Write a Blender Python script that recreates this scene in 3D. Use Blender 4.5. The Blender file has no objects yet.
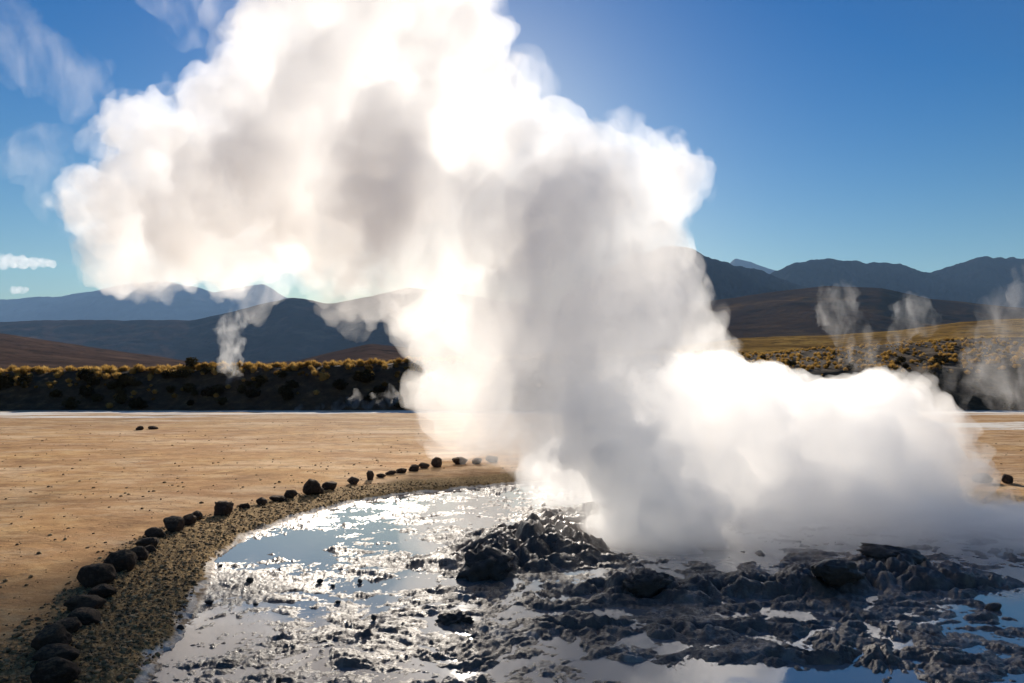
import bpy, bmesh, math, random
import numpy as np
from mathutils import Vector, Matrix, Euler
from mathutils import noise as mnoise

rng = random.Random(7)
nrs = np.random.RandomState(11)
sc = bpy.context.scene
COL = sc.collection
R = math.radians

# ------------------------------------------------------------------ camera
FPX = 700.0
CAM_H = 1.7
W, H = 1024, 683
HORIZON = 385.0
PITCH = math.atan((HORIZON - H / 2) / FPX)
cam_d = bpy.data.cameras.new('camera')
cam = bpy.data.objects.new('camera', cam_d)
COL.objects.link(cam)
cam.location = (0, 0, CAM_H)
cam.rotation_euler = (math.pi / 2 + PITCH, 0, 0)
cam_d.lens = 36.0 * FPX / W
cam_d.sensor_width = 36.0
cam_d.clip_start = 0.05
cam_d.clip_end = 80000
sc.camera = cam

def ray(px, py):
    """world direction through a picture point, scaled so that its y is 1"""
    a = (px - W / 2) / FPX
    b = -(py - H / 2) / FPX
    c, s = math.cos(PITCH), math.sin(PITCH)
    d = Vector((a, c - b * s, s + b * c))
    return d / d.y

def at(px, py, Y):
    d = ray(px, py)
    return Vector((d.x * Y, Y, CAM_H + d.z * Y))

def gnd(px, py, z=0.0):
    d = ray(px, py)
    t = (z - CAM_H) / d.z
    return Vector((d.x * t, t, z))

# ------------------------------------------------------------------ noise (numpy)
_perm = nrs.permutation(256)
_perm = np.concatenate([_perm, _perm, _perm])
_g3 = nrs.normal(size=(256, 3))
_g3 /= np.linalg.norm(_g3, axis=1)[:, None]

def pn(x, y, z=None):
    x = np.asarray(x, dtype=np.float64)
    y = np.asarray(y, dtype=np.float64)
    z = np.zeros_like(x) if z is None else np.asarray(z, dtype=np.float64)
    xi = np.floor(x).astype(np.int64); yi = np.floor(y).astype(np.int64); zi = np.floor(z).astype(np.int64)
    xf = x - xi; yf = y - yi; zf = z - zi
    u = xf * xf * xf * (xf * (xf * 6 - 15) + 10)
    v = yf * yf * yf * (yf * (yf * 6 - 15) + 10)
    w = zf * zf * zf * (zf * (zf * 6 - 15) + 10)
    out = 0
    for dx in (0, 1):
        wx = u if dx else 1 - u
        for dy in (0, 1):
            wy = v if dy else 1 - v
            for dz in (0, 1):
                wz = w if dz else 1 - w
                h = _perm[_perm[_perm[(xi + dx) & 255] + ((yi + dy) & 255)] + ((zi + dz) & 255)]
                g = _g3[h]
                out = out + wx * wy * wz * (g[..., 0] * (xf - dx) + g[..., 1] * (yf - dy) + g[..., 2] * (zf - dz))
    return out * 1.5

def fbm(x, y, z=None, o=4, lac=2.03, gain=0.5):
    s = 0; a = 1.0; t = 0
    for k in range(o):
        s = s + a * pn(x + 17.3 * k, y - 9.1 * k, None if z is None else z + 5.7 * k)
        t += a; a *= gain
        x = x * lac; y = y * lac
        if z is not None: z = z * lac
    return s / t

def ridged(x, y, o=4, lac=2.1, gain=0.5):
    s = 0; a = 1.0; t = 0
    for k in range(o):
        s = s + a * (1 - np.abs(pn(x + 31.7 * k, y + 3.3 * k)) * 2)
        t += a; a *= gain
        x = x * lac; y = y * lac
    return s / t

def smooth(a, b, x):
    t = np.clip((x - a) / (b - a), 0, 1)
    return t * t * (3 - 2 * t)

# ------------------------------------------------------------------ object helpers
def link(name, me, mat=None, parent=None):
    o = bpy.data.objects.new(name, me)
    COL.objects.link(o)
    if mat is not None and not me.materials:
        me.materials.append(mat)
    if parent is not None:
        o.parent = parent
    return o

def tag(o, label, cat, group=None, kind=None):
    o['label'] = label
    o['category'] = cat
    if group: o['group'] = group
    if kind: o['kind'] = kind
    return o

def struct(o):
    o['kind'] = 'structure'
    return o

def grid_mesh(name, X, Y, Z, smooth_=True, attrs=None):
    n, m = X.shape
    me = bpy.data.meshes.new(name)
    co = np.stack([X, Y, Z], -1).reshape(-1, 3).astype(np.float32)
    idx = np.arange(n * m).reshape(n, m)
    q = np.stack([idx[:-1, :-1], idx[:-1, 1:], idx[1:, 1:], idx[1:, :-1]], -1).reshape(-1, 4)
    me.vertices.add(len(co)); me.vertices.foreach_set('co', co.ravel())
    me.loops.add(q.size); me.loops.foreach_set('vertex_index', q.ravel().astype(np.int32))
    me.polygons.add(len(q))
    me.polygons.foreach_set('loop_start', (np.arange(len(q)) * 4).astype(np.int32))
    me.update(calc_edges=True)
    if smooth_:
        me.polygons.foreach_set('use_smooth', np.ones(len(q), dtype=bool))
    for k, v in (attrs or {}).items():
        a = me.attributes.new(k, 'FLOAT', 'POINT')
        a.data.foreach_set('value', v.ravel().astype(np.float32))
    return me

class NT:
    def __init__(self, name, world=False):
        if world:
            self.m = bpy.data.worlds.new(name)
        else:
            self.m = bpy.data.materials.new(name)
        self.m.use_nodes = True
        self.t = self.m.node_tree
        self.t.nodes.clear()
        self.out = self.t.nodes.new('ShaderNodeOutputWorld' if world else 'ShaderNodeOutputMaterial')
    def n(self, typ, ins=None, **kw):
        nd = self.t.nodes.new(typ)
        for k, v in kw.items():
            setattr(nd, k, v)
        for k, v in (ins or {}).items():
            s = nd.inputs[k]
            if isinstance(v, bpy.types.NodeSocket):
                self.t.links.new(v, s)
            else:
                s.default_value = v
        return nd
    def l(self, a, b):
        self.t.links.new(a, b)
    def coord(self):
        return self.n('ShaderNodeNewGeometry').outputs['Position']
    def noise(self, vec, scale, detail=6, rough=0.6, dist=0.0):
        return self.n('ShaderNodeTexNoise', {'Vector': vec, 'Scale': scale, 'Detail': detail, 'Roughness': rough, 'Distortion': dist}).outputs['Fac']
    def ramp(self, fac, stops, interp='LINEAR'):
        r = self.n('ShaderNodeValToRGB', {'Fac': fac})
        cr = r.color_ramp
        cr.interpolation = interp
        while len(cr.elements) < len(stops):
            cr.elements.new(0.5)
        for e, (p, c) in zip(cr.elements, stops):
            e.position = p
            e.color = (c, c, c, 1) if isinstance(c, (int, float)) else (*c, 1)
        return r.outputs['Color']
    def mix(self, fac, a, b, blend='MIX'):
        m = self.n('ShaderNodeMix', data_type='RGBA', blend_type=blend)
        for k, v in ((0, fac), (6, a), (7, b)):
            if isinstance(v, bpy.types.NodeSocket): self.l(v, m.inputs[k])
            elif k == 0: m.inputs[k].default_value = v
            else: m.inputs[k].default_value = (*v, 1)
        return m.outputs[2]
    def math(self, op, a, b=0.0, clamp=False):
        m = self.n('ShaderNodeMath', operation=op, use_clamp=clamp)
        for k, v in ((0, a), (1, b)):
            if isinstance(v, bpy.types.NodeSocket): self.l(v, m.inputs[k])
            else: m.inputs[k].default_value = v
        return m.outputs[0]
    def attr(self, name):
        return self.n('ShaderNodeAttribute', attribute_name=name).outputs['Fac']
    def bump(self, h, strength=0.5, dist=0.02):
        return self.n('ShaderNodeBump', {'Height': h, 'Strength': strength, 'Distance': dist}).outputs['Normal']
    def bsdf(self, **ins):
        b = self.n('ShaderNodeBsdfPrincipled')
        for k, v in ins.items():
            k = k.replace('_', ' ')
            if isinstance(v, bpy.types.NodeSocket): self.l(v, b.inputs[k])
            elif isinstance(v, tuple): b.inputs[k].default_value = (*v, 1)
            else: b.inputs[k].default_value = v
        self.l(b.outputs[0], self.out.inputs['Surface'])
        return b

def vol_mat(name, density, g=0.6, color=(1, 1, 1)):
    t = NT(name)
    v = t.n('ShaderNodeVolumeScatter', {'Color': (*color, 1), 'Density': density, 'Anisotropy': g})
    t.l(v.outputs[0], t.out.inputs['Volume'])
    return t.m

def torn_mat(name, density, scale, g=0.5, lo=0.42, hi=0.62):
    """steam torn into filaments: noise opens holes in it"""
    t = NT(name)
    P = t.n('ShaderNodeVectorMath', {0: t.coord(), 1: (1.25, 1.25, 0.6)}, operation='MULTIPLY').outputs[0]
    n = t.noise(P, scale, 6, 0.62, 1.0)
    d = t.math('MULTIPLY', t.ramp(n, [(lo, 0.0), (hi, 1.0)]), density)
    v = t.n('ShaderNodeVolumeScatter', {'Color': (1, 1, 1, 1), 'Density': d, 'Anisotropy': g})
    t.l(v.outputs[0], t.out.inputs['Volume'])
    return t.m

# ------------------------------------------------------------------ light and sky
SUN_EL, SUN_AZ = R(20.0), R(-3.8)       # azimuth measured from +Y, negative = left
sd = Vector((math.sin(SUN_AZ) * math.cos(SUN_EL), math.cos(SUN_AZ) * math.cos(SUN_EL), math.sin(SUN_EL)))
ld = bpy.data.lights.new('sun', 'SUN')
ld.energy = 5.0
ld.angle = R(0.53)
ld.color = (1.0, 0.90, 0.77)
sun = bpy.data.objects.new('sun', ld)
COL.objects.link(sun)
sun.rotation_euler = sd.to_track_quat('Z', 'Y').to_euler()
sun.location = (0, 0, 50)

w = NT('World', world=True)
sc.world = w.m
sky_ = w.n('ShaderNodeTexSky', sky_type='NISHITA', sun_disc=False, sun_elevation=SUN_EL, sun_rotation=SUN_AZ,
          altitude=3840, air_density=2.46, dust_density=8.0, ozone_density=3.9)
gm = w.n('ShaderNodeGamma', {'Color': sky_.outputs[0], 'Gamma': 1.353})
sky = w.n('ShaderNodeHueSaturation', {'Color': gm.outputs[0], 'Hue': 0.516, 'Saturation': 1.45, 'Value': 0.5})
bg = w.n('ShaderNodeBackground', {'Color': sky.outputs[0], 'Strength': 0.0505})
w.l(bg.outputs[0], w.out.inputs['Surface'])

vs = sc.view_settings
vs.view_transform = 'Standard'
vs.look = 'None'
vs.exposure = 0.6
vs.gamma = 1.0
cy = sc.cycles
cy.max_bounces = 32
cy.volume_bounces = 32
cy.diffuse_bounces = 3
cy.glossy_bounces = 3
cy.transparent_max_bounces = 64
cy.transmission_bounces = 4
cy.sample_clamp_indirect = 6.0
cy.use_denoising = True

# ------------------------------------------------------------------ the pool outline (world metres)
POOL_PX = [(118, 690), (158, 642), (183, 602), (203, 562), (236, 536), (292, 516), (352, 501), (420, 491), (480, 486), (545, 481),
           (640, 476), (800, 478), (960, 500), (1100, 530)]
POOL = [gnd(x, y) for x, y in POOL_PX]
POOL = [(p.x, p.y) for p in POOL] + [(7.5, 6.0), (6.0, 2.0), (1.0, 1.2), (-2.0, 2.4)]

def poly_sd(px, py, poly):
    """signed distance, negative inside"""
    d = np.full(px.shape, 1e9)
    inside = np.zeros(px.shape, dtype=bool)
    n = len(poly)
    for i in range(n):
        ax, ay = poly[i]; bx, by = poly[(i + 1) % n]
        ex, ey = bx - ax, by - ay
        t = np.clip(((px - ax) * ex + (py - ay) * ey) / (ex * ex + ey * ey), 0, 1)
        d = np.minimum(d, np.hypot(px - ax - t * ex, py - ay - t * ey))
        c = ((ay > py) != (by > py)) & (px < (bx - ax) * (py - ay) / (by - ay + 1e-12) + ax)
        inside ^= c
    return np.where(inside, -d, d)

VENT = gnd(655, 540)
VX, VY = VENT.x, VENT.y

def blob(x, y, cx, cy_, rx, ry, ang=0):
    c, s = math.cos(ang), math.sin(ang)
    u = ((x - cx) * c + (y - cy_) * s) / rx
    v = (-(x - cx) * s + (y - cy_) * c) / ry
    return np.exp(-(u * u + v * v))

MOUNDS = [  # px, py of the base, rx, ry metres, height
    (545, 545, 0.64, 0.70, 0.42), (500, 562, 0.38, 0.30, 0.16), (590, 522, 0.50, 0.6, 0.38),
    (600, 588, 0.42, 0.22, 0.12), (680, 590, 0.50, 0.24, 0.13), (760, 588, 0.45, 0.25, 0.15),
    (840, 580, 0.55, 0.32, 0.19), (905, 572, 0.55, 0.40, 0.24), (975, 585, 0.5, 0.25, 0.12), (800, 606, 0.9, 0.16, 0.05),
    (700, 628, 1.0, 0.20, 0.09), (840, 655, 0.8, 0.14, 0.09), (560, 625, 0.5, 0.14, 0.05), (470, 590, 0.4, 0.14, 0.05), (460, 640, 0.5, 0.12, 0.03), (430, 562, 0.32, 0.16, 0.07), (470, 535, 0.38, 0.18, 0.08), (415, 592, 0.28, 0.10, 0.05), (640, 600, 0.8, 0.10, 0.05)]

def height(x, y):
    """ground height and masks; the fine terms are worked out only where they matter"""
    sh = x.shape
    x = x.ravel(); y = y.ravel()
    n = len(x)
    far = np.hypot(x, y)
    d = np.full(n, 6.0)
    i = np.nonzero(far < 16)[0]
    xs, ys = x[i], y[i]
    d[i] = poly_sd(xs, ys, POOL) + 0.10 * fbm(xs * 1.7, ys * 1.7, o=4) + 0.05 * fbm(xs * 7, ys * 7, o=2)
    i = np.nonzero(far < 60)[0]
    z = np.full(n, 0.10)
    xs, ys, ds = x[i], y[i], d[i]
    near = 1 - smooth(12, 40, far[i])
    z[i] = 0.05 + 0.05 * smooth(0, 2.5, ds) + 0.03 * fbm(xs * 0.35, ys * 0.35, o=3) * smooth(0.2, 3, ds) * (1 - smooth(45, 60, far[i])) + 0.012 * near * fbm(xs * 3, ys * 3, o=4)
    # band of coarse gravel between the stones and the pool
    grav = np.zeros(n)
    i = np.nonzero((d > -0.3) & (d < 1.9) & (far < 16))[0]
    xs, ys, ds = x[i], y[i], d[i]
    grav[i] = smooth(-0.16, -0.04, ds) * (1 - smooth(0.65, 1.05, ds + 0.25 * fbm(xs * 1.3, ys * 1.3, o=3)))
    z[i] += grav[i] * (0.02 * np.maximum(pn(xs * 22, ys * 22), 0) * 1.6 + 0.020 * np.maximum(pn(xs * 41 + 5, ys * 41), 0) + 0.012 * fbm(xs * 6, ys * 6, o=2))
    # pool bed with mud mounds
    mm = np.zeros(n); cc = np.zeros(n)
    i = np.nonzero(d < 0.06)[0]
    xs, ys, ds = x[i], y[i], d[i]
    m = 0
    for px, py, rx, ry, h in MOUNDS:
        p = gnd(px, py)
        m = m + h * blob(xs, ys, p.x, p.y, rx, ry)
    crater = blob(xs, ys, VX, VY + 0.1, 0.62, 0.5)
    m = m * (1 - 0.85 * crater)
    qx = xs + 0.3 * fbm(xs * 1.3 + 7, ys * 1.3, o=3); qy = ys + 0.3 * fbm(xs * 1.3, ys * 1.3 + 9, o=3)
    def billow(f, ox):
        return 1.6 * np.sqrt(np.abs(pn(qx * f * 0.85 + ox, qy * f * 1.2 - ox)) + 0.01) - 0.85
    big = billow(2.3, 0); med = billow(5.5, 3); sml = billow(13, 9); tin = pn(xs * 34, ys * 36)
    rough = smooth(0.0, 0.15, m)
    patch = smooth(-0.25, 0.12, fbm(xs * 1.1 + 5, ys * 1.1 + 2, o=3))
    amp = 0.25 + 0.75 * np.maximum(rough, patch * 0.7)
    right = smooth(-1.3, 0.1, xs + 0.25 * (ys - 6))
    amp = amp * (0.45 + 0.55 * right)
    crag = billow(3.2, 21)
    bed = -0.007 + 0.001 * right + 0.55 * m + rough * (0.13 * crag + 0.05 * billow(7.0, 13) + 0.020 * billow(16, 2))
    bed = bed + amp * (1 - 0.6 * rough) * (0.050 * big + 0.046 * med + 0.026 * sml) + 0.009 * tin
    bed = bed + 0.13 * np.maximum(fbm(qx * 2.2 + 40, qy * 4.4, o=6, gain=0.66) - 0.14, 0) * (1 - 0.5 * right) + 0.025 * np.maximum(pn(qx * 9, qy * 12) - 0.30, 0)
    bed = bed + 0.034 * fbm(xs * 0.9 + 3, ys * 0.9, o=3) + (0.020 + 0.016 * right) * fbm(qx * 2.6, qy * 4.5, o=5, gain=0.58)
    p = gnd(270, 545); calm = blob(xs, ys, p.x, p.y, 0.7, 0.32, 0.75)
    p = gnd(1040, 590); calm = calm + blob(xs, ys, p.x, p.y, 0.45, 0.6)
    p = gnd(760, 676); calm = calm + blob(xs, ys, p.x, p.y, 0.5, 0.16)
    p = gnd(420, 545); calm = calm + 0.7 * blob(xs, ys, p.x, p.y, 0.25, 0.3)
    bed = bed - 0.06 * np.minimum(calm, 1.2) - 0.35 * crater
    k = smooth(-0.16, 0.05, ds)
    z[i] = bed * (1 - k) + z[i] * k
    mm[i] = np.clip(m * 5, 0, 1); cc[i] = calm
    return z.reshape(sh), d.reshape(sh), grav.reshape(sh), mm.reshape(sh), cc.reshape(sh)

def ground_z(x, y):
    z = height(np.array([x], dtype=float), np.array([y], dtype=float))[0]
    return float(z[0])

# rows about one pixel apart seen from here, then coarse to the horizon
rr = [0.6]
while rr[-1] < 11500:
    r = rr[-1]
    rr.append(r + min(max(r * r / 1190 * 0.85, 0.010), r * 0.06))
rr = np.array(rr)
NA = 1150
th = np.linspace(R(-46), R(46), NA)
th = np.concatenate([np.linspace(R(-180), R(-47), 60), th, np.linspace(R(47), R(180), 60)])
RR, TH = np.meshgrid(rr, th, indexing='ij')
GX = RR * np.sin(TH); GY = RR * np.cos(TH)
GZ, GD, GG, GM, GC = height(GX, GY)
attrs = {'shore': np.clip(GD, -3, 6), 'gravel': GG, 'mound': GM}
g_me = grid_mesh('ground', GX, GY, GZ, attrs=attrs)
# flip so that normals point up
g_me.flip_normals()

t = NT('ground')
P = t.coord()
sep = t.n('ShaderNodeSeparateXYZ', {'Vector': P})
shore, gravel, mound = t.attr('shore'), t.attr('gravel'), t.attr('mound')
n1 = t.noise(P, 0.35, 6, 0.6); n2 = t.noise(P, 3.0, 8, 0.65); n3 = t.noise(P, 30.0, 6, 0.7)
st = t.n('ShaderNodeVectorMath', {0: P, 1: (0.5, 1.0, 1.0)}, operation='MULTIPLY').outputs[0]
n4 = t.noise(st, 0.9, 7, 0.7)
sand = t.ramp(n2, [(0.3, (0.40, 0.215, 0.085)), (0.5, (0.56, 0.325, 0.135)), (0.7, (0.68, 0.455, 0.22))])
sand = t.mix(t.ramp(n1, [(0.4, 0.0), (0.65, 0.75)]), sand, (0.38, 0.20, 0.095))
sand = t.mix(t.ramp(n4, [(0.53, 0.0), (0.66, 0.7)]), sand, (0.66, 0.48, 0.30))
spk = t.ramp(t.noise(st, 7.0, 6, 0.8), [(0.55, 0.0), (0.66, 0.85)])
patch = t.ramp(t.noise(st, 0.6, 5, 0.7), [(0.38, 0.15), (0.6, 1.0)])
pale = t.ramp(t.noise(st, 0.28, 8, 0.72), [(0.50, 0.0), (0.60, 0.75)])
sand = t.mix(pale, sand, (0.74, 0.53, 0.32))
sand = t.mix(t.math('MULTIPLY', spk, patch), sand, (0.13, 0.075, 0.04))
spk2 = t.ramp(t.noise(st, 1.6, 8, 0.85), [(0.50, 0.0), (0.62, 0.8)])
sand = t.mix(spk2, sand, (0.24, 0.125, 0.055))
gcol = t.ramp(n3, [(0.35, (0.12, 0.075, 0.035)), (0.52, (0.31, 0.205, 0.09)), (0.68, (0.52, 0.36, 0.17))])
base = t.mix(gravel, sand, gcol)
# white sinter crust: margin of the pool and strips along the far channel
crust = t.math('MULTIPLY', t.ramp(t.math('ADD', t.math('ADD', shore, 0.13), t.math('MULTIPLY', t.math('SUBTRACT', n2, 0.5), 0.25)), [(0.0, 0.0), (0.02, 1.0), (0.06, 1.0), (0.10, 0.0)]), t.ramp(t.noise(P, 6, 8, 0.75), [(0.36, 0.0), (0.50, 0.9)]))
wob = t.math('MULTIPLY', t.math('SUBTRACT', t.noise(t.n('ShaderNodeVectorMath', {0: P, 1: (0.05, 0.22, 1)}, operation='MULTIPLY').outputs[0], 1.0, 7, 0.7), 0.5), 16.0)
wob2 = t.math('MULTIPLY', t.math('SUBTRACT', t.noise(P, 0.45, 6, 0.75), 0.5), 6.0)
yy = t.math('ADD', t.math('ADD', sep.outputs['Y'], wob), wob2)
mr = t.n('ShaderNodeMapRange', {'Value': yy, 'From Min': 24, 'From Max': 46})
band = t.ramp(mr.outputs[0], [(0.0, 0), (0.60, 0.0), (0.66, 1.0), (1.0, 1.0)])
band2 = t.math('MULTIPLY', t.ramp(mr.outputs[0], [(0.0, 0), (0.13, 0.0), (0.17, 1.0), (0.25, 1.0), (0.29, 0.0)]), t.n('ShaderNodeMapRange', {'Value': sep.outputs['X'], 'From Min': 8, 'From Max': 14}).outputs[0])
gate = t.ramp(t.noise(t.n('ShaderNodeVectorMath', {0: P, 1: (0.12, 0.5, 1)}, operation='MULTIPLY').outputs[0], 1.0, 4, 0.6), [(0.40, 0.0), (0.52, 1.0)])
band3 = t.math('MULTIPLY', t.math('MULTIPLY', t.ramp(mr.outputs[0], [(0.0, 0), (0.44, 0.0), (0.48, 1.0), (0.54, 1.0), (0.58, 0.0)]), gate), t.n('ShaderNodeMapRange', {'Value': sep.outputs['X'], 'From Min': -12, 'From Max': -18}).outputs[0])
crust = t.math('MAXIMUM', t.math('MAXIMUM', crust, band3), t.math('MAXIMUM', t.math('MULTIPLY', band, gate), band2))
base = t.mix(crust, base, (0.84, 0.77, 0.66))
# wet mud
wet = t.ramp(t.n('ShaderNodeMapRange', {'Value': shore, 'From Min': -0.15, 'From Max': -0.07}).outputs[0], [(0.0, 1.0), (1.0, 0.0)])
mud = t.ramp(t.noise(P, 6.0, 8, 0.65), [(0.3, (0.050, 0.034, 0.026)), (0.5, (0.125, 0.086, 0.064)), (0.7, (0.25, 0.18, 0.13))])
mud = t.mix(t.math('MULTIPLY', mound, 0.5), mud, (0.052, 0.033, 0.023))
sin_ = t.ramp(t.noise(P, 3.2, 7, 0.7), [(0.54, 0.0), (0.64, 0.75)])
mud = t.mix(t.math('MULTIPLY', sin_, t.math('SUBTRACT', 1.0, mound, True)), mud, (0.34, 0.30, 0.27))
base = t.mix(wet, base, mud)
rgh = t.mix(wet, (0.95, 0.95, 0.95), t.ramp(t.noise(P, 11, 5, 0.6), [(0.3, 0.22), (0.7, 0.58)]))
bh = t.math('ADD', t.math('ADD', t.math('MULTIPLY', n3, 0.6), t.math('MULTIPLY', t.noise(P, 90, 4, 0.7), 0.4)), t.math('MULTIPLY', t.noise(st, 7.0, 5, 0.75), 1.6))
b = t.bsdf(Base_Color=base, Roughness=rgh, Normal=t.bump(bh, 0.55, 0.03))
t.l(t.mix(wet, (0.05, 0.05, 0.05), (0.55, 0.55, 0.55)), b.inputs['Specular IOR Level'])
ground = struct(link('ground', g_me, t.m))

# ------------------------------------------------------------------ water of the pool
WATER_Z = -0.012
poly = [(x, y) for x, y in POOL]
bm = bmesh.new()
vs_ = [bm.verts.new((x * 1.0, y, WATER_Z)) for x, y in poly]
bm.faces.new(vs_)
bmesh.ops.recalc_face_normals(bm, faces=bm.faces)
w_me = bpy.data.meshes.new('pool_water'); bm.to_mesh(w_me); bm.free()
if w_me.polygons[0].normal.z < 0: w_me.flip_normals()
t = NT('pool_water')
P = t.coord()
wb = t.math('ADD', t.noise(P, 5, 3, 0.5), t.math('MULTIPLY', t.noise(P, 24, 3, 0.5), 0.25))
t.bsdf(Base_Color=(0.20, 0.185, 0.18), Roughness=0.035, IOR=2.5, Normal=t.bump(wb, 0.06, 0.02))
struct(link('pool_water', w_me, t.m))

# ------------------------------------------------------------------ hills
def hill(name, crest, D, Df, mat, rough=0.06, nu=600, nv=130, seed=0.0, gul=5.0, back=0.6, zfoot=0.0, p=1.0):
    xs = np.array([c[0] for c in crest], float); ys = np.array([c[1] for c in crest], float)
    px = np.linspace(xs[0], xs[-1], nu)
    py = np.interp(px, xs, ys)
    ker = np.ones(7) / 7
    py = np.convolve(np.pad(py, 3, mode='edge'), ker, 'valid')
    dirs = np.array([ray(a, b)[:] for a, b in zip(px, py)])
    zc = CAM_H + dirs[:, 2] * D
    tt = np.linspace(0, 1 + back, nv)
    U, T = np.meshgrid(np.arange(nu), tt, indexing='ij')
    Yd = Df + (D - Df) * T
    X = dirs[U, 0] * Yd
    zz = zc[U]
    up = np.where(T <= 1, np.clip(T, 0, 1) ** p, 1 - (T - 1) / back * 0.8)
    L = D - Df
    nz = ridged(X / L * gul * 0.5 + seed, Yd / L * gul * 0.35 + seed, o=5) - 0.45
    nz2 = fbm(X / L * gul * 2 + seed, Yd / L * gul * 2, o=4)
    env = np.clip(T, 0, 1) * (1 - np.clip(T, 0, 1) ** 6 * 0.75)
    Z = zfoot + (zz - zfoot) * up + (np.max(zc) - zfoot) * env * (nz * rough * 2.2 + nz2 * rough)
    me = grid_mesh(name, X, Yd, Z)
    return struct(link(name, me, mat))

def hill_mat(name, stops, scale, speck=0.0, spk_scale=1.0):
    t = NT(name)
    P = t.coord()
    n = t.noise(P, scale, 8, 0.62)
    c = t.ramp(n, stops)
    if speck:
        s = t.ramp(t.noise(P, spk_scale, 4, 0.7), [(0.5, 0.0), (0.62, speck)])
        c = t.mix(s, c, (0.03, 0.024, 0.015))
    t.bsdf(Base_Color=c, Roughness=1.0, Specular_IOR_Level=0.0, Normal=t.bump(t.noise(P, scale * 3, 8, 0.65), 0.35, 0.25 / scale))
    return t.m

m_far = hill_mat('far_mountain_rock', [(0.3, (0.10, 0.08, 0.07)), (0.7, (0.17, 0.14, 0.12))], 0.002)
m_mid = hill_mat('brown_hill', [(0.3, (0.038, 0.024, 0.020)), (0.55, (0.075, 0.045, 0.034)), (0.75, (0.17, 0.105, 0.065))], 0.006)
m_warm = hill_mat('warm_brown_hill', [(0.3, (0.040, 0.022, 0.014)), (0.55, (0.085, 0.048, 0.025)), (0.75, (0.22, 0.13, 0.05))], 0.006)
m_foot = hill_mat('brown_foothill', [(0.3, (0.06, 0.036, 0.026)), (0.55, (0.105, 0.064, 0.044)), (0.75, (0.18, 0.11, 0.07))], 0.012, 0.6, 0.05)
m_gold = hill_mat('golden_grass_slope', [(0.3, (0.12, 0.065, 0.018)), (0.5, (0.27, 0.155, 0.038)), (0.7, (0.46, 0.28, 0.07))], 0.02, 0.7, 0.12)

hill('far_mountain', [(-260, 330), (-120, 310), (0, 300), (60, 297), (100, 290), (130, 284), (165, 281), (195, 288), (215, 292), (240, 287), (262, 284), (285, 297), (330, 308), (420, 330)], 10000, 7000, m_far, 0.05, seed=1)
hill('brown_hill', [(-400, 325), (-150, 322), (0, 321), (120, 320), (190, 321), (230, 312), (290, 298), (330, 303), (370, 296), (410, 288), (470, 296), (560, 312), (640, 330)], 3200, 2200, m_mid, 0.05, seed=4, gul=4)
hill('foothill', [(-400, 345), (-100, 330), (0, 333), (120, 352), (230, 366), (300, 360), (370, 344), (430, 350), (520, 352), (620, 352)], 900, 300, m_foot, 0.05, seed=9, gul=7)
hill('far_mountain', [(700, 290), (735, 259), (752, 262), (775, 270), (800, 275), (830, 290)], 9800, 7000, m_far, 0.04, seed=2)
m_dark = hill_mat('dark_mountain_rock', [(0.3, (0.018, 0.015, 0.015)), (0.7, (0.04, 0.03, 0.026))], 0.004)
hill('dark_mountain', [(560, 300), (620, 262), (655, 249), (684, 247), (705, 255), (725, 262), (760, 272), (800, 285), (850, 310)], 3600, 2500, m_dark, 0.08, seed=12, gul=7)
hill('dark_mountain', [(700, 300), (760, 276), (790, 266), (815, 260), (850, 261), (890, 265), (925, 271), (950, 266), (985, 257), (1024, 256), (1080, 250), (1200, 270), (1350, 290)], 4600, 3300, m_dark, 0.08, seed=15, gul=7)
hill('rounded_hill', [(560, 330), (660, 308), (720, 300), (780, 291), (830, 286), (880, 288), (930, 299), (1000, 306), (1100, 312), (1300, 320)], 1800, 800, m_warm, 0.035, seed=22, gul=5)
hill('golden_slope', [(560, 352), (680, 346), (740, 338), (820, 336), (900, 330), (960, 322), (1024, 318), (1150, 312), (1350, 305)], 600, 110, m_gold, 0.03, seed=30, p=1.3)

# ------------------------------------------------------------------ haze
HZ = 12600.0
bm = bmesh.new()
bmesh.ops.create_cube(bm, size=1.0)
for v in bm.verts:
    v.co = Vector((v.co.x * 2 * HZ, v.co.y * 2 * HZ, -3 if v.co.z < 0 else 1750))
h_me = bpy.data.meshes.new('haze'); bm.to_mesh(h_me); bm.free()
t = NT('haze')
pv = t.n('ShaderNodeVolumePrincipled', {'Color': (0.36, 0.62, 1.0, 1), 'Density': 0.000042, 'Anisotropy': 0.1})
t.l(pv.outputs[0], t.out.inputs['Volume'])
haze = link('haze', h_me, t.m)
haze['kind'] = 'stuff'
tag(haze, 'thin bluish air haze fading the distant mountains', 'haze', kind='stuff')

# ------------------------------------------------------------------ steam
def tri_mesh(name, co, fa):
    me = bpy.data.meshes.new(name)
    me.vertices.add(len(co)); me.vertices.foreach_set('co', co.astype(np.float32).ravel())
    me.loops.add(fa.size); me.loops.foreach_set('vertex_index', fa.ravel().astype(np.int32))
    me.polygons.add(len(fa)); me.polygons.foreach_set('loop_start', (np.arange(len(fa)) * 3).astype(np.int32))
    me.update(calc_edges=True)
    return me

def _ico(sub):
    bm = bmesh.new(); bmesh.ops.create_icosphere(bm, subdivisions=sub, radius=1.0)
    v = np.array([x.co[:] for x in bm.verts]); f = np.array([[x.index for x in p.verts] for p in bm.faces]); bm.free()
    return v, f
ICO = {k: _ico(k) for k in (2, 3, 4, 5)}

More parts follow.
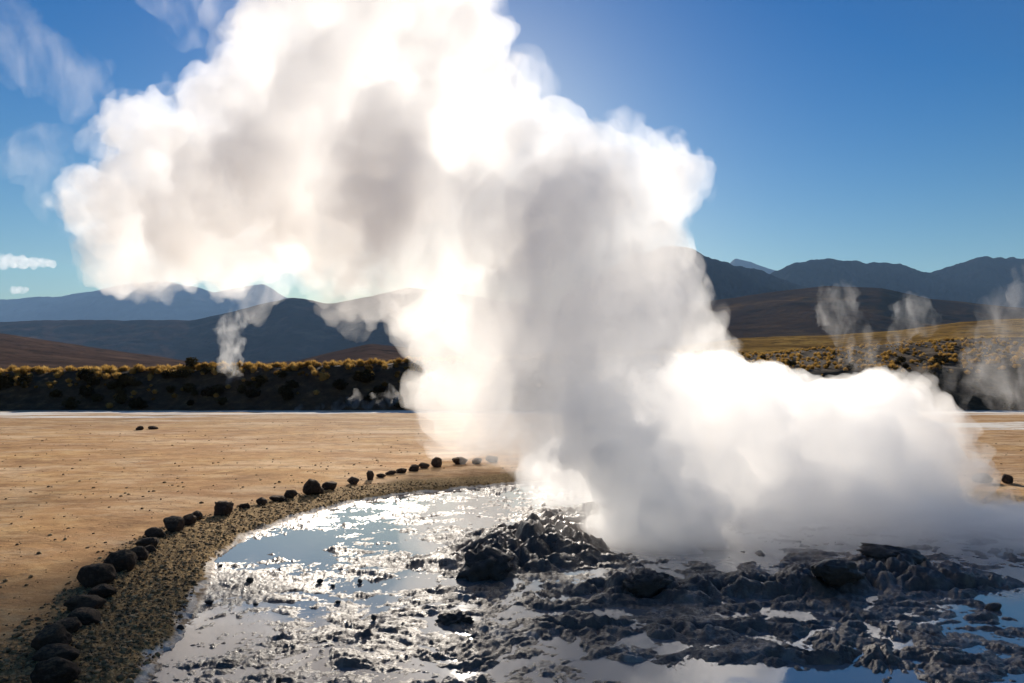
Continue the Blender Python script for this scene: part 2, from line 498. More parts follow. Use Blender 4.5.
def remesh(me, voxel):
    tmp = bpy.data.objects.new('tmp', me)
    COL.objects.link(tmp)
    md = tmp.modifiers.new('r', 'REMESH'); md.mode = 'VOXEL'; md.voxel_size = voxel
    dg = bpy.context.evaluated_depsgraph_get(); dg.update()
    out = bpy.data.meshes.new_from_object(tmp.evaluated_get(dg))
    bpy.data.objects.remove(tmp); bpy.data.meshes.remove(me)
    return out

def largest_piece(me):
    n = len(me.vertices)
    e = np.empty(len(me.edges) * 2, np.int32); me.edges.foreach_get('vertices', e); e = e.reshape(-1, 2)
    lab = np.arange(n)
    while True:
        m = np.minimum(lab[e[:, 0]], lab[e[:, 1]])
        new = lab.copy()
        np.minimum.at(new, e[:, 0], m); np.minimum.at(new, e[:, 1], m)
        new = new[new]
        if (new == lab).all(): break
        lab = new
    ids, cnt = np.unique(lab, return_counts=True)
    if len(ids) == 1: return
    drop = np.nonzero(lab != ids[np.argmax(cnt)])[0]
    bm = bmesh.new(); bm.from_mesh(me); bm.verts.ensure_lookup_table()
    bmesh.ops.delete(bm, geom=[bm.verts[int(i)] for i in drop], context='VERTS')
    bm.to_mesh(me); bm.free()

def puff_mesh(name, spheres, voxel, children=(14, 0.38, 9, 0.44), disp=(0.10, 0.9), seed=1, scale=1.0, squash=1.0):
    rg = random.Random(seed)
    parts_v = []; parts_f = []; base = 0
    def sph(c, r, sub):
        nonlocal base
        v, f = ICO[sub]
        parts_v.append(v * np.array([r, r * squash, r]) + np.array(c[:]))
        parts_f.append(f + base); base += len(v)
    def rv():
        v = Vector((rg.gauss(0, 1), rg.gauss(0, 1), rg.gauss(0, 1)))
        return v.normalized()
    n1, k1, n2, k2 = children
    for c, r in spheres:
        r *= scale
        sph(c, r, 3)
        for i in range(n1):
            d = rv(); r1 = r * k1 * rg.uniform(0.6, 1.25)
            c1 = c + d * (r - r1 * 0.35)
            sph(c1, r1, 2)
            for j in range(n2):
                d2 = (rv() + d * 0.7).normalized(); r2 = r1 * k2 * rg.uniform(0.6, 1.3)
                if r2 > voxel * 1.6:
                    sph(c1 + d2 * (r1 - r2 * 0.3), r2, 2)
    me = tri_mesh(name, np.concatenate(parts_v), np.concatenate(parts_f))
    out = remesh(me, voxel)
    n = len(out.vertices)
    co = np.empty(n * 3, np.float32); out.vertices.foreach_get('co', co); co = co.reshape(-1, 3).astype(float)
    no = np.empty(n * 3, np.float32); out.vertex_normals.foreach_get('vector', no); no = no.reshape(-1, 3)
    a, f = disp
    x, y, z = co[:, 0] * f, co[:, 1] * f, co[:, 2] * f
    wx = 0.35 * pn(x + 3, y, z); wy = 0.35 * pn(x, y + 8, z)
    d = 0; am = 1.0
    for k in range(4):
        d = d + am * (np.abs(pn(x + wx + 7 * k, y + wy, z - 4 * k)) * 2 - 0.55)
        x, y, z = x * 2.1, y * 2.1, z * 2.1; am *= 0.62
    co = co + no * (a * d)[:, None]
    out.vertices.foreach_set('co', co.astype(np.float32).ravel())
    out.update()
    out = remesh(out, voxel * 0.8)
    largest_piece(out)
    out.polygons.foreach_set('use_smooth', np.ones(len(out.polygons), dtype=bool))
    out.update()
    out.name = name
    out.materials.clear()
    return out

def S(px, py, rpx, Y):
    return (at(px, py, Y), rpx / FPX * Y)

COLUMN = [
    (662, 548, 40, 7.7), (648, 512, 50, 7.7), (630, 465, 64, 7.8), (610, 415, 80, 8.0), (590, 365, 88, 8.3), (520, 410, 40, 8.6), (530, 440, 36, 8.5),
    (585, 310, 92, 8.8), (655, 320, 44, 8.7), (690, 330, 34, 8.8), (700, 345, 26, 8.8), (600, 250, 82, 9.4), (630, 205, 60, 9.6), (655, 185, 42, 9.6), (678, 180, 28, 9.6), (590, 165, 44, 9.8), (560, 210, 60, 9.8)]
CROWN = [
    (470, 385, 52, 15), (452, 340, 44, 15), (490, 430, 40, 14), (545, 460, 40, 13), (430, 390, 24, 16), (500, 310, 60, 13),
    (520, 210, 85, 11), (545, 160, 45, 11.5), (505, 100, 42, 13.0), (440, 235, 84, 12.5), (415, 150, 80, 14), (490, 150, 40, 14), (462, 60, 56, 15), (395, 20, 84, 16.5), (310, 50, 70, 18), (340, 160, 104, 17.5), (345, 235, 52, 16),
    (240, 130, 68, 21), (240, 215, 76, 20), (165, 195, 62, 23), (140, 130, 38, 24), (102, 205, 38, 25), (75, 200, 20, 25), (160, 245, 46, 24), (120, 255, 36, 24), (180, 300, 22, 22), (365, 295, 30, 14.5), (340, 315, 14, 15), (248, 65, 32, 21), (310, 270, 20, 17), (230, 280, 24, 21),
    (380, -60, 100, 17), (300, -40, 64, 18)]
LOW = [
    (760, 545, 34, 7.4), (815, 545, 34, 7.4), (1000, 548, 40, 7.7), (1060, 552, 44, 7.8), (1120, 545, 50, 8.2),
    (790, 522, 42, 7.9), (850, 522, 42, 8.1), (910, 522, 42, 8.2), (965, 530, 40, 8.3), (1030, 538, 38, 8.4), (735, 522, 38, 7.8), (820, 505, 48, 8.6), (900, 500, 46, 8.8), (938, 516, 34, 8.8), (1080, 535, 42, 8.6),
    (870, 530, 36, 7.6), (925, 537, 38, 7.5), (980, 545, 40, 7.4), (1035, 550, 42, 7.4), (1090, 550, 42, 7.5),
    (760, 528, 30, 7.9), (820, 532, 30, 8.0), (880, 530, 30, 8.2), (940, 532, 30, 8.3), (1000, 536, 30, 8.3), (860, 470, 50, 8.8), (1050, 540, 30, 8.4),
    (705, 530, 34, 7.7), (740, 515, 40, 7.9), (690, 470, 44, 8.2), (780, 500, 50, 8.4), (735, 430, 50, 8.8), (850, 500, 46, 9.0), (918, 478, 48, 9.6), (970, 540, 30, 8.4), (800, 430, 44, 10.6), (740, 400, 34, 10.4), (870, 410, 26, 11),
    (720, 505, 52, 8.6), (760, 470, 76, 9.4), (710, 420, 72, 9.6), (660, 455, 50, 9.6), (830, 455, 80, 10.0), (900, 465, 66, 10.6), (932, 505, 38, 10.2), (1000, 545, 30, 8.6), (770, 405, 46, 10.2), (845, 405, 34, 10.6), (900, 415, 40, 11.0), (715, 380, 26, 9.8),
    (1075, 545, 40, 9.0), (880, 520, 50, 9.4), (800, 525, 46, 8.8), (930, 430, 34, 11), (925, 452, 24, 11), (570, 480, 40, 10.4)]
G = 0.43
m_col = vol_mat('steam_column', 0.72, G)
m_colv = torn_mat('steam_column_veil', 0.8, 2.4, G, 0.42, 0.60)
m_cr = vol_mat('steam_crown', 0.50, G)
m_crv = torn_mat('steam_crown_veil', 0.30, 0.7, G, 0.42, 0.62)
m_low = torn_mat('steam_drift', 1.9, 0.9, 0.55, 0.25, 0.56)
def steam_thing(name, label, base):
    e = bpy.data.objects.new(name, None); COL.objects.link(e); e.location = base
    tag(e, label, 'steam')
    return e
def steam_part(name, sph, mat, root=None, **kw):
    me = puff_mesh(name, sph, **kw)
    o = link(name, me, mat)
    if root is not None:
        o.parent = root
        o.matrix_parent_inverse = Matrix.Translation(-Vector(root.location))
    return o
plume = steam_thing('steam_plume', 'huge white steam plume rising from the muddy vent and leaning left', (VX, VY, 0))
col_s = [S(*a) for a in COLUMN]; cr_s = [S(*a) for a in CROWN]; low_s = [S(*a) for a in LOW]
steam_part('steam_column', col_s, m_col, plume, voxel=0.04, seed=3, disp=(0.10, 0.9))
steam_part('steam_veil', col_s, m_colv, plume, voxel=0.05, seed=8, scale=1.09, disp=(0.16, 1.1))
thr_s = [S(*a) for a in [(660, 548, 40, 7.65), (700, 545, 30, 7.7), (648, 505, 46, 7.7), (625, 462, 46, 7.8), (600, 425, 44, 8.0), (620, 540, 30, 7.7), (690, 510, 30, 7.8)]]
steam_part('steam_throat', thr_s, vol_mat('steam_throat', 3.2, G), plume, voxel=0.035, seed=13, disp=(0.10, 1.2))
steam_part('steam_crown', cr_s, m_cr, plume, voxel=0.08, seed=4, disp=(0.42, 0.42))
steam_part('steam_veil', cr_s, m_crv, plume, voxel=0.10, seed=9, scale=1.09, disp=(0.35, 0.55))
low = steam_part('steam_cloud', low_s, m_low, None, voxel=0.045, seed=5, disp=(0.14, 1.0))
tag(low, 'low white steam cloud spreading right over the pool behind the vent', 'steam')

sk = [S(*a) for a in [(740, 530, 36, 7.9), (790, 530, 38, 7.8), (840, 528, 40, 7.9), (890, 528, 40, 7.9), (940, 533, 38, 7.8), (985, 540, 38, 7.7), (1030, 545, 40, 7.6), (1080, 545, 44, 7.8), (860, 515, 40, 8.5), (920, 515, 40, 8.6), (800, 515, 40, 8.4)]]
steam_part('steam_skirt', sk, vol_mat('steam_skirt', 0.9, 0.5), low, voxel=0.04, seed=17, disp=(0.14, 1.2))
m_w1 = torn_mat('steam_wisp', 0.6, 1.0, G, 0.44, 0.72)
m_w0 = torn_mat('steam_creep', 0.6, 2.6, G)
m_w2 = torn_mat('thin_steam_wisp', 0.20, 0.7, G, 0.46, 0.75)
m_w3 = torn_mat('faint_steam_shred', 0.22, 0.5, G, 0.47, 0.85)
def wisp(name, label, pts, mat, voxel, disp, seed, squash=1.0, cat='steam', group=None):
    me = puff_mesh(name, [S(*a) for a in pts], voxel=voxel, seed=seed, disp=disp, children=(9, 0.5, 4, 0.45), squash=squash)
    return tag(link(name, me, mat), label, cat, group)
wisp('steam_wisp', 'thin white steam wisp rising from the dark bank on the left', [(233, 374, 9, 47), (229, 360, 12, 47), (234, 344, 12, 47), (226, 330, 12, 47), (237, 320, 11, 47)], m_w1, 0.14, (0.35, 0.9), 21)
wisp('steam_wisp', 'tall ragged steam wisp standing over the golden right bank', [(865, 378, 16, 48), (857, 356, 20, 48), (850, 334, 20, 48), (836, 314, 18, 48), (828, 300, 14, 48), (850, 294, 11, 48)], m_w2, 0.16, (0.4, 0.8), 22)
wisp('steam_wisp', 'faint curled steam wisp in front of the rounded brown hill', [(905, 325, 15, 52), (914, 310, 19, 52), (924, 320, 14, 52), (898, 337, 12, 52)], m_w2, 0.18, (0.4, 0.7), 23)
wisp('steam_wisp', 'broad pale steam wisp drifting at the right edge of the bank', [(1015, 335, 36, 36), (1035, 300, 30, 36), (985, 365, 28, 36), (1020, 380, 40, 36), (960, 385, 22, 36), (930, 375, 14, 36)], m_w2, 0.16, (0.5, 0.6), 24)
for i, (px, py, r_) in enumerate([(298, 410, 4), (318, 409, 4), (337, 407, 6), (352, 402, 7), (368, 405, 6), (384, 401, 9)]):
    wisp('steam_puff', 'low white steam puff at the foot of the left bank', [(px, py, r_, 43), (px + r_, py - r_ * 0.6, r_ * 0.8, 43), (px + r_ * 0.6, py - r_ * 1.5, r_ * 0.55, 43)], m_w1, 0.11, (0.12, 1.0), 40 + i, group='steam puffs at the foot of the left bank')
wisp('steam_wisp', 'thin brownish steam wisp creeping over the mound left of the vent', [(560, 545, 22, 7.4), (590, 535, 26, 7.5), (610, 560, 20, 7.3), (540, 520, 20, 7.9), (620, 520, 30, 7.6)], m_w0, 0.05, (0.08, 1.6), 46)
wisp('steam_shred', 'faint torn steam shred high in the left corner of the sky', [(20, 35, 34, 30), (45, 60, 34, 30), (75, 75, 30, 30), (70, 95, 22, 30), (0, 10, 28, 30), (100, 80, 18, 30)], m_w3, 0.16, (0.4, 0.5), 26)
wisp('steam_shred', 'small torn steam shred left of the plume in the blue sky', [(42, 148, 26, 28), (20, 160, 22, 28), (50, 168, 20, 28), (45, 190, 20, 28), (60, 210, 22, 28), (0, 165, 14, 28)], m_w2, 0.15, (0.3, 0.6), 27)
wisp('steam_shred', 'pale steam shred at the top edge of the sky beside the plume', [(170, 5, 30, 30), (188, 25, 22, 30), (160, -15, 30, 30), (205, 20, 22, 30)], m_w3, 0.16, (0.4, 0.5), 28)
m_cl = torn_mat('cloud', 0.0035, 0.0022, G, 0.35, 0.7)
wisp('cloud', 'long flat white cloud low above the left mountains', [(-30, 262, 8, 30000), (-15, 263, 8, 30000), (0, 262, 8, 30000), (12, 262, 7, 30000), (22, 263, 7, 30000), (34, 263, 6, 30000), (44, 263, 5, 30000), (52, 263, 4, 30000)], m_cl, 50, (60, 0.003), 29, cat='cloud')
wisp('cloud', 'tiny white cloud just above the left mountain ridge', [(14, 290, 4, 30000), (20, 290, 4, 30000), (25, 290, 3, 30000)], m_cl, 35, (30, 0.006), 30, cat='cloud')

# ------------------------------------------------------------------ bank with dry grass and bushes
def bank_top_px(px):
    return np.interp(px, [-700, -100, 0, 60, 150, 230, 330, 420, 560, 700, 760, 840, 900, 960, 1024, 1200, 1700], [372, 374, 373, 372, 369, 367, 368, 364, 358, 352, 353, 350, 344, 340, 338, 336, 334])
nb, kb = 900, 90
bx = np.linspace(-75, 85, nb)
def bank_params(x):
    base = 44 + 1.2 * pn(x * 0.07, x * 0 + 3.3) + 0.5 * pn(x * 0.3, x * 0 + 7.7)
    right = smooth(4, 18, x)
    run = 6 + 16 * right
    ytop = base + run
    px = W / 2 + x / ytop * FPX
    e = HORIZON - bank_top_px(px)
    ztop = CAM_H + e / FPX * ytop
    return base, run, ztop
def bank_z(x, y):
    base, run, ztop = bank_params(x)
    s = (y - base) / run
    right = smooth(4, 18, x)
    s_ = np.clip(s, 0, 1)
    prof = np.where(s < 1, (1 - right) * (smooth(-0.02, 1.02, s) * 0.55 + s_ * 0.45) + right * (0.42 * smooth(0, 0.26, s) + 0.58 * s_), 1 + (s - 1) * 0.012)
    nz = (0.30 * pn(x * 0.13, y * 0.05) + 0.30 * fbm(x * 0.5, y * 0.5, o=4) + 0.07 * pn(x * 2.2, y * 2.2)) * smooth(0.0, 0.25, s)
    return 0.06 + (ztop - 0.06) * prof + nz - 0.25 * (1 - smooth(-0.08, 0.03, s))
ss = np.concatenate([np.linspace(-0.12, 1.15, 64), np.linspace(1.2, 9, 26)])
BX, SS = np.meshgrid(bx, ss, indexing='ij')
b0, br, bz = bank_params(BX)
BY = b0 + br * SS
BZ = bank_z(BX, BY)
me = grid_mesh('bank', BX, BY, BZ)
t = NT('bank_soil')
P = t.coord()
c = t.ramp(t.noise(P, 1.4, 8, 0.7), [(0.35, (0.045, 0.030, 0.018)), (0.55, (0.095, 0.062, 0.034)), (0.72, (0.20, 0.13, 0.06))])
t.bsdf(Base_Color=c, Roughness=0.95, Specular_IOR_Level=0.1, Normal=t.bump(t.noise(P, 5, 6, 0.7), 0.7, 0.15))
bank = struct(link('bank', me, t.m))

def leaf_mat(name, stops, trans):
    t = NT(name)
    oi = t.n('ShaderNodeObjectInfo').outputs['Random']
    n = t.noise(t.coord(), 3.0, 3, 0.6)
    c = t.ramp(t.math('ADD', t.math('MULTIPLY', oi, 0.5), t.math('MULTIPLY', n, 0.5)), stops)
    d = t.n('ShaderNodeBsdfDiffuse', {'Color': c}); tr = t.n('ShaderNodeBsdfTranslucent', {'Color': c})
    m = t.n('ShaderNodeMixShader', {0: trans, 1: d.outputs[0], 2: tr.outputs[0]})
    t.l(m.outputs[0], t.out.inputs['Surface'])
    return t.m
m_straw = leaf_mat('straw', [(0.25, (0.20, 0.115, 0.03)), (0.5, (0.44, 0.26, 0.065)), (0.75, (0.68, 0.46, 0.16))], 0.55)
m_bush = leaf_mat('dark_leaf', [(0.25, (0.03, 0.024, 0.014)), (0.75, (0.07, 0.055, 0.025))], 0.25)

def tussock_arrays(rg, n=150, r=0.34, h=0.46, wid=0.014):
    v = []; f = []
    for i in range(n):
        a = rg.uniform(0, 2 * math.pi); q = math.sqrt(rg.random())
        lean = q * rg.uniform(0.7, 1.2)
        bxp = Vector((math.cos(a), math.sin(a), 0)) * r * 0.45 * q
        tip = Vector((math.cos(a) * (0.45 * q + lean * 0.65) * r, math.sin(a) * (0.45 * q + lean * 0.65) * r, h * (1 - 0.45 * q * q) * rg.uniform(0.75, 1.1)))
        mid = bxp.lerp(tip, 0.55) + Vector((0, 0, h * 0.12))
        sv = Vector((-math.sin(a + rg.uniform(-.8, .8)), math.cos(a), 0)).normalized() * wid
        k = len(v)
        v += [bxp - sv, bxp + sv, mid + sv * 0.9, mid - sv * 0.9, tip]
        f += [(k, k + 1, k + 2), (k, k + 2, k + 3), (k + 3, k + 2, k + 4)]
    return np.array([p[:] for p in v]), np.array(f)
def bush_arrays(rg, n=420, r=0.5, h=0.6):
    v = []; f = []
    lob = [(Vector((rg.uniform(-.5, .5) * r, rg.uniform(-.5, .5) * r, h * rg.uniform(.35, .65))), rg.uniform(.4, .6) * r) for _ in range(7)]
    for i in range(n):
        c, q = rg.choice(lob)
        d = Vector((rg.gauss(0, 1), rg.gauss(0, 1), rg.gauss(0, 1))).normalized()
        p = c + d * q * rg.uniform(0.75, 1.1)
        p.z = max(p.z, 0.02)
        a = Vector((rg.gauss(0, 1), rg.gauss(0, 1), rg.gauss(0, 1))).normalized() * 0.075
        b_ = a.cross(d).normalized() * 0.05
        k = len(v)
        v += [p - a, p + b_, p + a, p - b_]
        f += [(k, k + 1, k + 2), (k, k + 2, k + 3)]
    return np.array([p[:] for p in v]), np.array(f)
rg = random.Random(5)
T_ARR = [tussock_arrays(rg) for _ in range(6)]
B_ARR = [bush_arrays(rg) for _ in range(5)]
T_ME = []; B_ME = []
for v, f in T_ARR:
    m_ = tri_mesh('tussock', v, f); m_.materials.append(m_straw); T_ME.append(m_)
for v, f in B_ARR:
    m_ = tri_mesh('bush', v, f); m_.materials.append(m_bush); B_ME.append(m_)
def bz1(x, y):
    return float(bank_z(np.array([x]), np.array([y]))[0])
def plant(mesh, name, x, y, s, label, cat, group, hs=1.0):
    o = bpy.data.objects.new(name, mesh); COL.objects.link(o)
    o.location = (x, y, bz1(x, y) - 0.03 * s)
    o.rotation_euler = (0, 0, rg.uniform(0, 6.28)); o.scale = (s, s, s * hs)
    return tag(o, label, cat, group)
def spot(px, s):
    """a point of the bank: s = 0 foot, 1 crest"""
    x = (px - W / 2) / FPX * 50
    b0, br, _ = bank_params(np.array([x])); y = float(b0[0] + br[0] * s)
    return (px - W / 2) / FPX * y, y
for i in range(85):
    x, y = spot(rg.uniform(-40, 425), rg.gauss(0.99, 0.08))
    plant(rg.choice(T_ME), 'grass_tussock', x, y, rg.uniform(0.3, 1.0) ** 0.8 * 1.3, 'golden tussock of dry grass lit along the crest of the left bank', 'grass tussock', 'golden tussocks along the crest of the left bank')
for i in range(75):
    x, y = spot(rg.uniform(-40, 425), 0.25 + 0.65 * rg.random() ** 0.8)
    plant(rg.choice(T_ME), 'grass_tussock', x, y, rg.uniform(0.4, 0.9), 'small golden grass tussock on the shaded face of the left bank', 'grass tussock', 'tussocks on the shaded face of the left bank')
for i in range(115):
    x, y = spot(rg.uniform(690, 1060), rg.uniform(0.3, 1.05))
    plant(rg.choice(T_ME), 'grass_tussock', x, y, rg.uniform(0.35, 0.85), 'golden dry grass tussock among many on the sloping right bank', 'grass tussock', 'tussocks on the right bank')
for i in range(60):
    x, y = spot(rg.uniform(-40, 425), rg.uniform(0.10, 0.8))
    plant(rg.choice(B_ME), 'bush', x, y, rg.uniform(0.6, 1.2), 'low dark bush on the shaded face of the left bank', 'bush', 'dark bushes on the left bank')
for i in range(36):
    x, y = spot(rg.uniform(690, 1060), rg.uniform(0.02, 0.55))
    plant(rg.choice(B_ME), 'bush', x, y, rg.uniform(0.4, 0.9), 'low dark bush between the golden tussocks of the right bank', 'bush', 'dark bushes on the right bank')
x, y = spot(192, 1.0)
plant(B_ME[0], 'bush', x, y, 1.3, 'largest dark round bush standing alone on the crest of the left bank', 'bush', None, 1.1)
def scatter(name, arrs, n, fn, mat, label, cat):
    vs_, fs_, k = [], [], 0
    for i in range(n):
        x, y, s = fn(); v, f = rg.choice(arrs)
        a = rg.uniform(0, 6.28); c, q = math.cos(a), math.sin(a)
        rot = np.stack([v[:, 0] * c - v[:, 1] * q, v[:, 0] * q + v[:, 1] * c, v[:, 2]], 1) * s
        vs_.append(rot + np.array([x, y, bz1(x, y)])); fs_.append(f + k); k += len(v)
    me = tri_mesh(name, np.concatenate(vs_), np.concatenate(fs_))
    return tag(link(name, me, mat), label, cat, kind='stuff')
def fn1():
    x, y = spot(rg.uniform(560, 1250), rg.uniform(0.2, 2.6)); return x, y, rg.uniform(0.25, 0.8)
scatter('tussock_grass', T_ARR, 3600, fn1, m_straw, 'carpet of golden dry grass covering the top of the right bank', 'grass')
def fn2():
    x, y = spot(rg.uniform(-350, 560), rg.gauss(1.25, 0.3)); return x, y, rg.uniform(0.5, 1.2)
scatter('tussock_grass', T_ARR, 700, fn2, m_straw, 'strip of dry golden grass behind the crest of the left bank', 'grass')

# ------------------------------------------------------------------ pebbles lying on the plain and in the gravel band
def pebbles(name, n, fn, label, mat):
    bm = bmesh.new(); bmesh.ops.create_icosphere(bm, subdivisions=1, radius=1.0)
    v0 = np.array([x.co[:] for x in bm.verts]); f0 = np.array([[x.index for x in p.verts] for p in bm.faces]); bm.free()
    x, y, s_ = fn(n)
    z, d, *_ = height(x, y)
    n = len(x)
    jit = 1 + 0.35 * (nrs.rand(n, len(v0)) - 0.5)
    ax = nrs.uniform(0.6, 1.5, (n, 1, 3)) * np.array([1.1, 1.1, 0.7])
    v = v0[None] * jit[..., None] * ax * s_[:, None, None]
    a = nrs.uniform(0, 6.28, n); c, q = np.cos(a)[:, None], np.sin(a)[:, None]
    v = np.stack([v[..., 0] * c - v[..., 1] * q, v[..., 0] * q + v[..., 1] * c, v[..., 2]], -1)
    v = v + np.stack([x, y, z + s_ * 0.25], -1)[:, None, :]
    f = f0[None] + (np.arange(n) * len(v0))[:, None, None]
    me = tri_mesh(name, v.reshape(-1, 3), f.reshape(-1, 3))
    return tag(link(name, me, mat), label, 'pebbles', kind='stuff')
def on_plain(n):
    r = 3.5 * (34 / 3.5) ** nrs.rand(n * 3); a = nrs.uniform(R(-40), R(40), n * 3)
    x, y = r * np.sin(a), r * np.cos(a)
    keep = (poly_sd(x, y, POOL) > 0.7) & (pn(x * 0.5, y * 0.5) + 0.5 * pn(x * 1.7, y * 1.7) > nrs.uniform(-0.9, 0.5, n * 3))
    x, y = x[keep][:n], y[keep][:n]
    return x, y, 0.005 + 0.018 * nrs.rand(len(x)) ** 4
def in_gravel(n):
    r = nrs.uniform(2.5, 12, n * 8); a = nrs.uniform(R(-42), R(10), n * 8)
    x, y = r * np.sin(a), r * np.cos(a)
    d = poly_sd(x, y, POOL)
    keep = (d > -0.06) & (d < 0.95) & (nrs.rand(n * 8) > d * 0.6)
    x, y = x[keep][:n], y[keep][:n]
    return x, y, 0.005 + 0.013 * nrs.rand(len(x)) ** 3
t = NT('pebble')
c = t.ramp(t.noise(t.coord(), 14, 3, 0.6), [(0.35, (0.10, 0.06, 0.03)), (0.52, (0.28, 0.18, 0.085)), (0.68, (0.50, 0.35, 0.18))])
t.bsdf(Base_Color=c, Roughness=0.9, Specular_IOR_Level=0.2)
pebbles('pebbles', 3200, on_plain, 'small loose pebbles strewn over the tan plain', t.m)
pebbles('gravel', 9000, in_gravel, 'coarse golden brown gravel between the stone edging and the pool', t.m)

# ------------------------------------------------------------------ stones
t = NT('lava_stone')
P = t.n('ShaderNodeTexCoord').outputs['Object']
rnd = t.n('ShaderNodeObjectInfo').outputs['Random']
c = t.ramp(t.noise(P, 3.5, 9, 0.75), [(0.32, (0.026, 0.017, 0.012)), (0.52, (0.065, 0.042, 0.029)), (0.68, (0.17, 0.115, 0.08))])
c = t.mix(t.math('MULTIPLY', rnd, 0.6), c, (0.12, 0.085, 0.062))
nz = t.n('ShaderNodeSeparateXYZ', {'Vector': t.n('ShaderNodeNewGeometry').outputs['Normal']}).outputs['Z']
dust = t.math('MULTIPLY', t.ramp(nz, [(0.45, 0.0), (0.9, 0.6)]), t.ramp(t.noise(P, 5, 6, 0.7), [(0.42, 0.0), (0.6, 1.0)]))
c = t.mix(dust, c, (0.36, 0.23, 0.12))
t.bsdf(Base_Color=c, Roughness=0.9, Specular_IOR_Level=0.2, Normal=t.bump(t.noise(P, 9, 9, 0.8), 0.9, 0.05))
m_stone = t.m
t = NT('wet_stone')
P = t.n('ShaderNodeTexCoord').outputs['Object']
c = t.ramp(t.noise(P, 6, 8, 0.7), [(0.3, (0.036, 0.025, 0.019)), (0.7, (0.10, 0.070, 0.055))])
t.bsdf(Base_Color=c, Roughness=0.4, Normal=t.bump(t.noise(P, 22, 8, 0.75), 0.7, 0.02))
m_wet = t.m

def stone_mesh(seed, sub=4, jag=0.0):
    v, f = ICO[sub]
    o = seed * 13.7
    p = v * 1.0
    d = 0.22 * pn(p[:, 0] * 1.1 + o, p[:, 1] * 1.1, p[:, 2] * 1.1 + o) + 0.12 * pn(p[:, 0] * 2.6 + o, p[:, 1] * 2.6, p[:, 2] * 2.6) + 0.10 * np.abs(pn(p[:, 0] * 5 + o, p[:, 1] * 5, p[:, 2] * 5)) + 0.04 * pn(p[:, 0] * 16 + o, p[:, 1] * 16, p[:, 2] * 16)
    if jag:
        d = d + jag * (np.abs(pn(p[:, 0] * 3.3 + o, p[:, 1] * 3.3, p[:, 2] * 2.0)) * 2 - 0.5)
    p = p * (1 + d)[:, None]
    # a few flat broken faces
    rs = np.random.RandomState(seed + 100)
    for k in range(7):
        n = rs.normal(size=3); n /= np.linalg.norm(n)
        h = rs.uniform(0.72, 0.98)
        ex = np.maximum(p @ n - h, 0)
        p = p - ex[:, None] * n * 0.85
    me = tri_mesh('stone', p, f)
    me.polygons.foreach_set('use_smooth', np.ones(len(f), dtype=bool))
    return me
def stone(px, py, w_px, h_px, label, seed, name='stone', mat=None, group=None, jag=0.0, cat='stone', sink=0.22, rot=None):
    """py is the middle of the stone in the photo; w, h its size there"""
    p = gnd(px, py + h_px * 0.5, 0.06)
    sc_ = p.y / FPX
    me = stone_mesh(seed, 4 if w_px > 10 else 3, jag)
    me.materials.append(mat or m_stone)
    o = bpy.data.objects.new(name, me); COL.objects.link(o)
    if name == 'mud_lump': h_px = h_px * 1.25; w_px = w_px * 1.15
    wx = w_px * sc_ * 0.5; hz = h_px * sc_ * 0.5
    o.scale = (wx, (wx + hz) * 0.5, hz * 1.12)
    yy_ = p.y + (wx + hz) * 0.25
    xx_ = p.x / p.y * yy_
    o.location = (xx_, yy_, ground_z(xx_, yy_) + hz * (1 - sink))
    o.rotation_euler = (rng.uniform(-.15, .15), rng.uniform(-.2, .2), rng.uniform(-.5, .5) if rot is None else rot)
    return tag(o, label, cat, group)
GR = 'dark stones edging the pool'
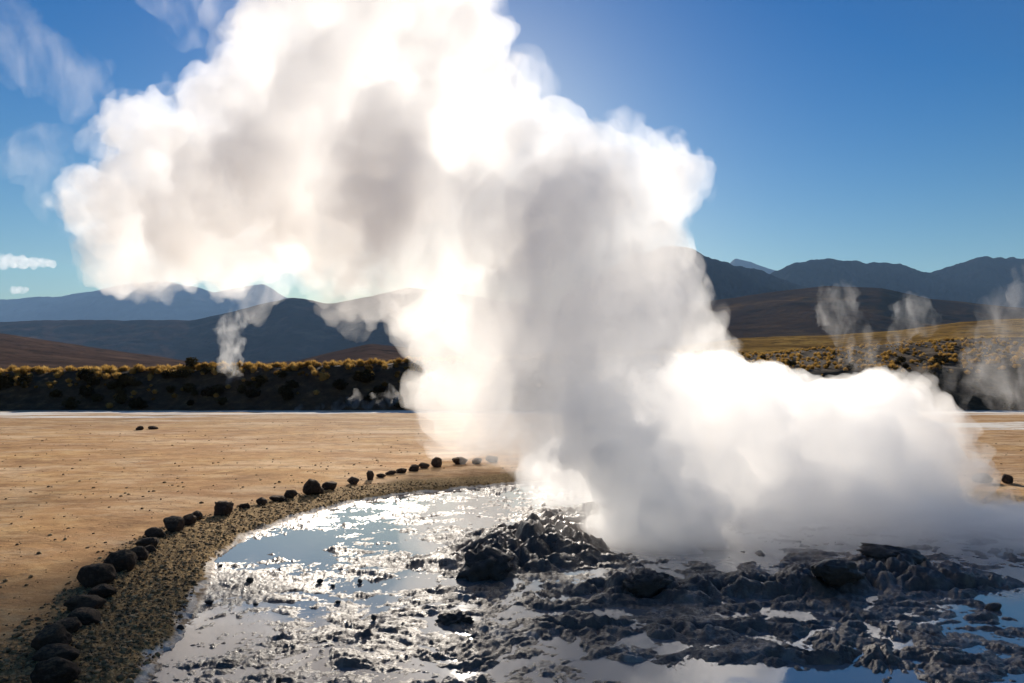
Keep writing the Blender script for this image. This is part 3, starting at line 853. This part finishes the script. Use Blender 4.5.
EDGE = [
    (55, 673, 44, 27, 'big dark rounded stone in the bottom left corner, nearest in the stone edging'),
    (56, 656, 46, 15, 'long flat dark stone just behind the nearest corner stone'),
    (53, 641, 38, 25, 'tall dark stone third from the near end of the edging'),
    (66, 627, 30, 16, 'low blunt stone tucked behind the tall near stone of the edging'),
    (85, 617, 34, 14, 'low flat stone with a pale top below the wide slab in the edging'),
    (85, 604, 33, 15, 'grey wedge stone beneath the largest slanted boulder of the edging'),
    (102, 593, 24, 13, 'short stone jutting toward the pool under the slanted boulder'),
    (97, 577, 35, 23, 'largest slanted boulder of the edging with a long dark shadow'),
    (121, 562, 30, 20, 'broad squarish stone next above the largest slanted boulder'),
    (137, 554, 19, 15, 'upright rounded stone touching the broad squarish stone'),
    (148, 543, 22, 11, 'flat tilted stone with a light upper edge near the edging bend'),
    (150, 549, 13, 8, 'little stone below the flat tilted stone on the pool side'),
    (155, 533, 22, 10, 'low pointed stone leaning against the round ball stone'),
    (174, 524, 20, 16, 'round ball-shaped dark stone in the middle of the left edging'),
    (189, 520, 14, 10, 'small rough stone right behind the round ball stone'),
    (196, 516, 12, 9, 'small squarish stone that ends the unbroken near row'),
    (223.6, 508, 19, 16, 'jagged crown-topped stone standing apart with a shadow at its foot'),
    (244, 507, 12, 5, 'very low flat stone just right of the jagged stone'),
    (262, 501.5, 11, 7, 'small round stone left of the long thin stone'),
    (278.6, 498.5, 18, 6, 'long thin stone lying flat and touching a rounder one'),
    (290, 495, 12, 8, 'rounded stone at the right end of the long thin stone'),
    (311, 488, 19, 15, 'tallest dome-shaped stone in the far half of the edging'),
    (320, 491, 8, 6, 'tiny stone pressed against the dome-shaped stone'),
    (330, 486, 15, 9, 'smooth oval stone just right of the dome-shaped stone'),
    (353, 481, 11, 8, 'lone small oval stone between the smooth oval and the narrow upright one'),
    (370, 476, 8, 10, 'narrow upright stone on the far curve of the edging'),
    (381, 476.5, 9, 4, 'low pebble-like stone right after the narrow upright one'),
    (391, 474, 11, 4, 'flat stone in the low far run of the edging, left of its taller neighbour'),
    (401, 472, 11, 5, 'slightly taller flat stone at the right of the low far run'),
    (414, 469, 10, 7, 'blocky stone left in the touching far pair before the round one'),
    (424, 467, 11, 6, 'longer stone right in the touching far pair before the round one'),
    (436.5, 464, 11, 10, 'round dark stone highest on the far edging, clear of the steam'),
    (460, 462, 15, 8, 'brownish block stone at the edge of the steam'),
    (477, 462.5, 10, 6, 'small stone half veiled by steam next to the brownish block'),
    (492, 460.5, 12, 7, 'last pale stone of the edging fading into the steam')]
for i, (px, py, w_, h_, lab) in enumerate(EDGE):
    stone(px, py, w_, h_, lab, i + 1, group=GR, jag=0.30 if 'jagged' in lab else 0.0)
stone(139.5, 429, 7, 4.5, 'left stone of two tiny ones alone out on the plain', 61, group='stones out on the plain')
stone(153, 428.5, 10, 3.5, 'flatter right stone of two tiny ones alone out on the plain', 62, group='stones out on the plain')
stone(982, 480, 18, 9, 'long low stone on the brown plain right of the steam', 63, group='stones out on the plain')
stone(1008, 481, 10, 9, 'small domed stone near the right edge of the brown plain', 64, group='stones out on the plain')
for i, (px, py, w_, h_) in enumerate([(250, 574, 8, 5), (210, 593, 10, 5), (181, 619, 8, 5), (200, 621, 5, 3), (320, 574, 7, 4), (333, 577, 5, 3), (221, 559, 4, 3), (179, 673, 6, 6), (279, 668, 6, 5), (256, 594, 6, 3), (338, 594, 6, 3), (374, 611, 6, 5), (360, 573, 5, 4), (993, 597, 16, 7), (1008, 571, 5, 3), (990, 572, 4, 3)]):
    stone(px, py, w_, h_, 'small dark wet stone poking out of the shallow pool', 70 + i, mat=m_wet, group='small stones in the pool', sink=0.05)
for i, (px, py, w_, h_, lab) in enumerate([
    (486, 556, 46, 28, 'big dark mud boulder at the left foot of the brown mound'),
    (645, 580, 40, 17, 'wide cracked mud lump on the vent rim under the darkest steam'),
    (835, 574, 44, 18, 'broad mud lump on the rim left of its highest point'),
    (893, 558, 50, 11, 'highest mud lump crowning the right end of the vent rim'),
    (455, 607, 32, 12, 'flat mud lump alone among the white puddles on the left')]):
    stone(px, py, w_, h_, lab, 90 + i, name='mud_lump', mat=m_wet, group='mud lumps around the vent', jag=0.35, cat='mud lump', sink=0.55)
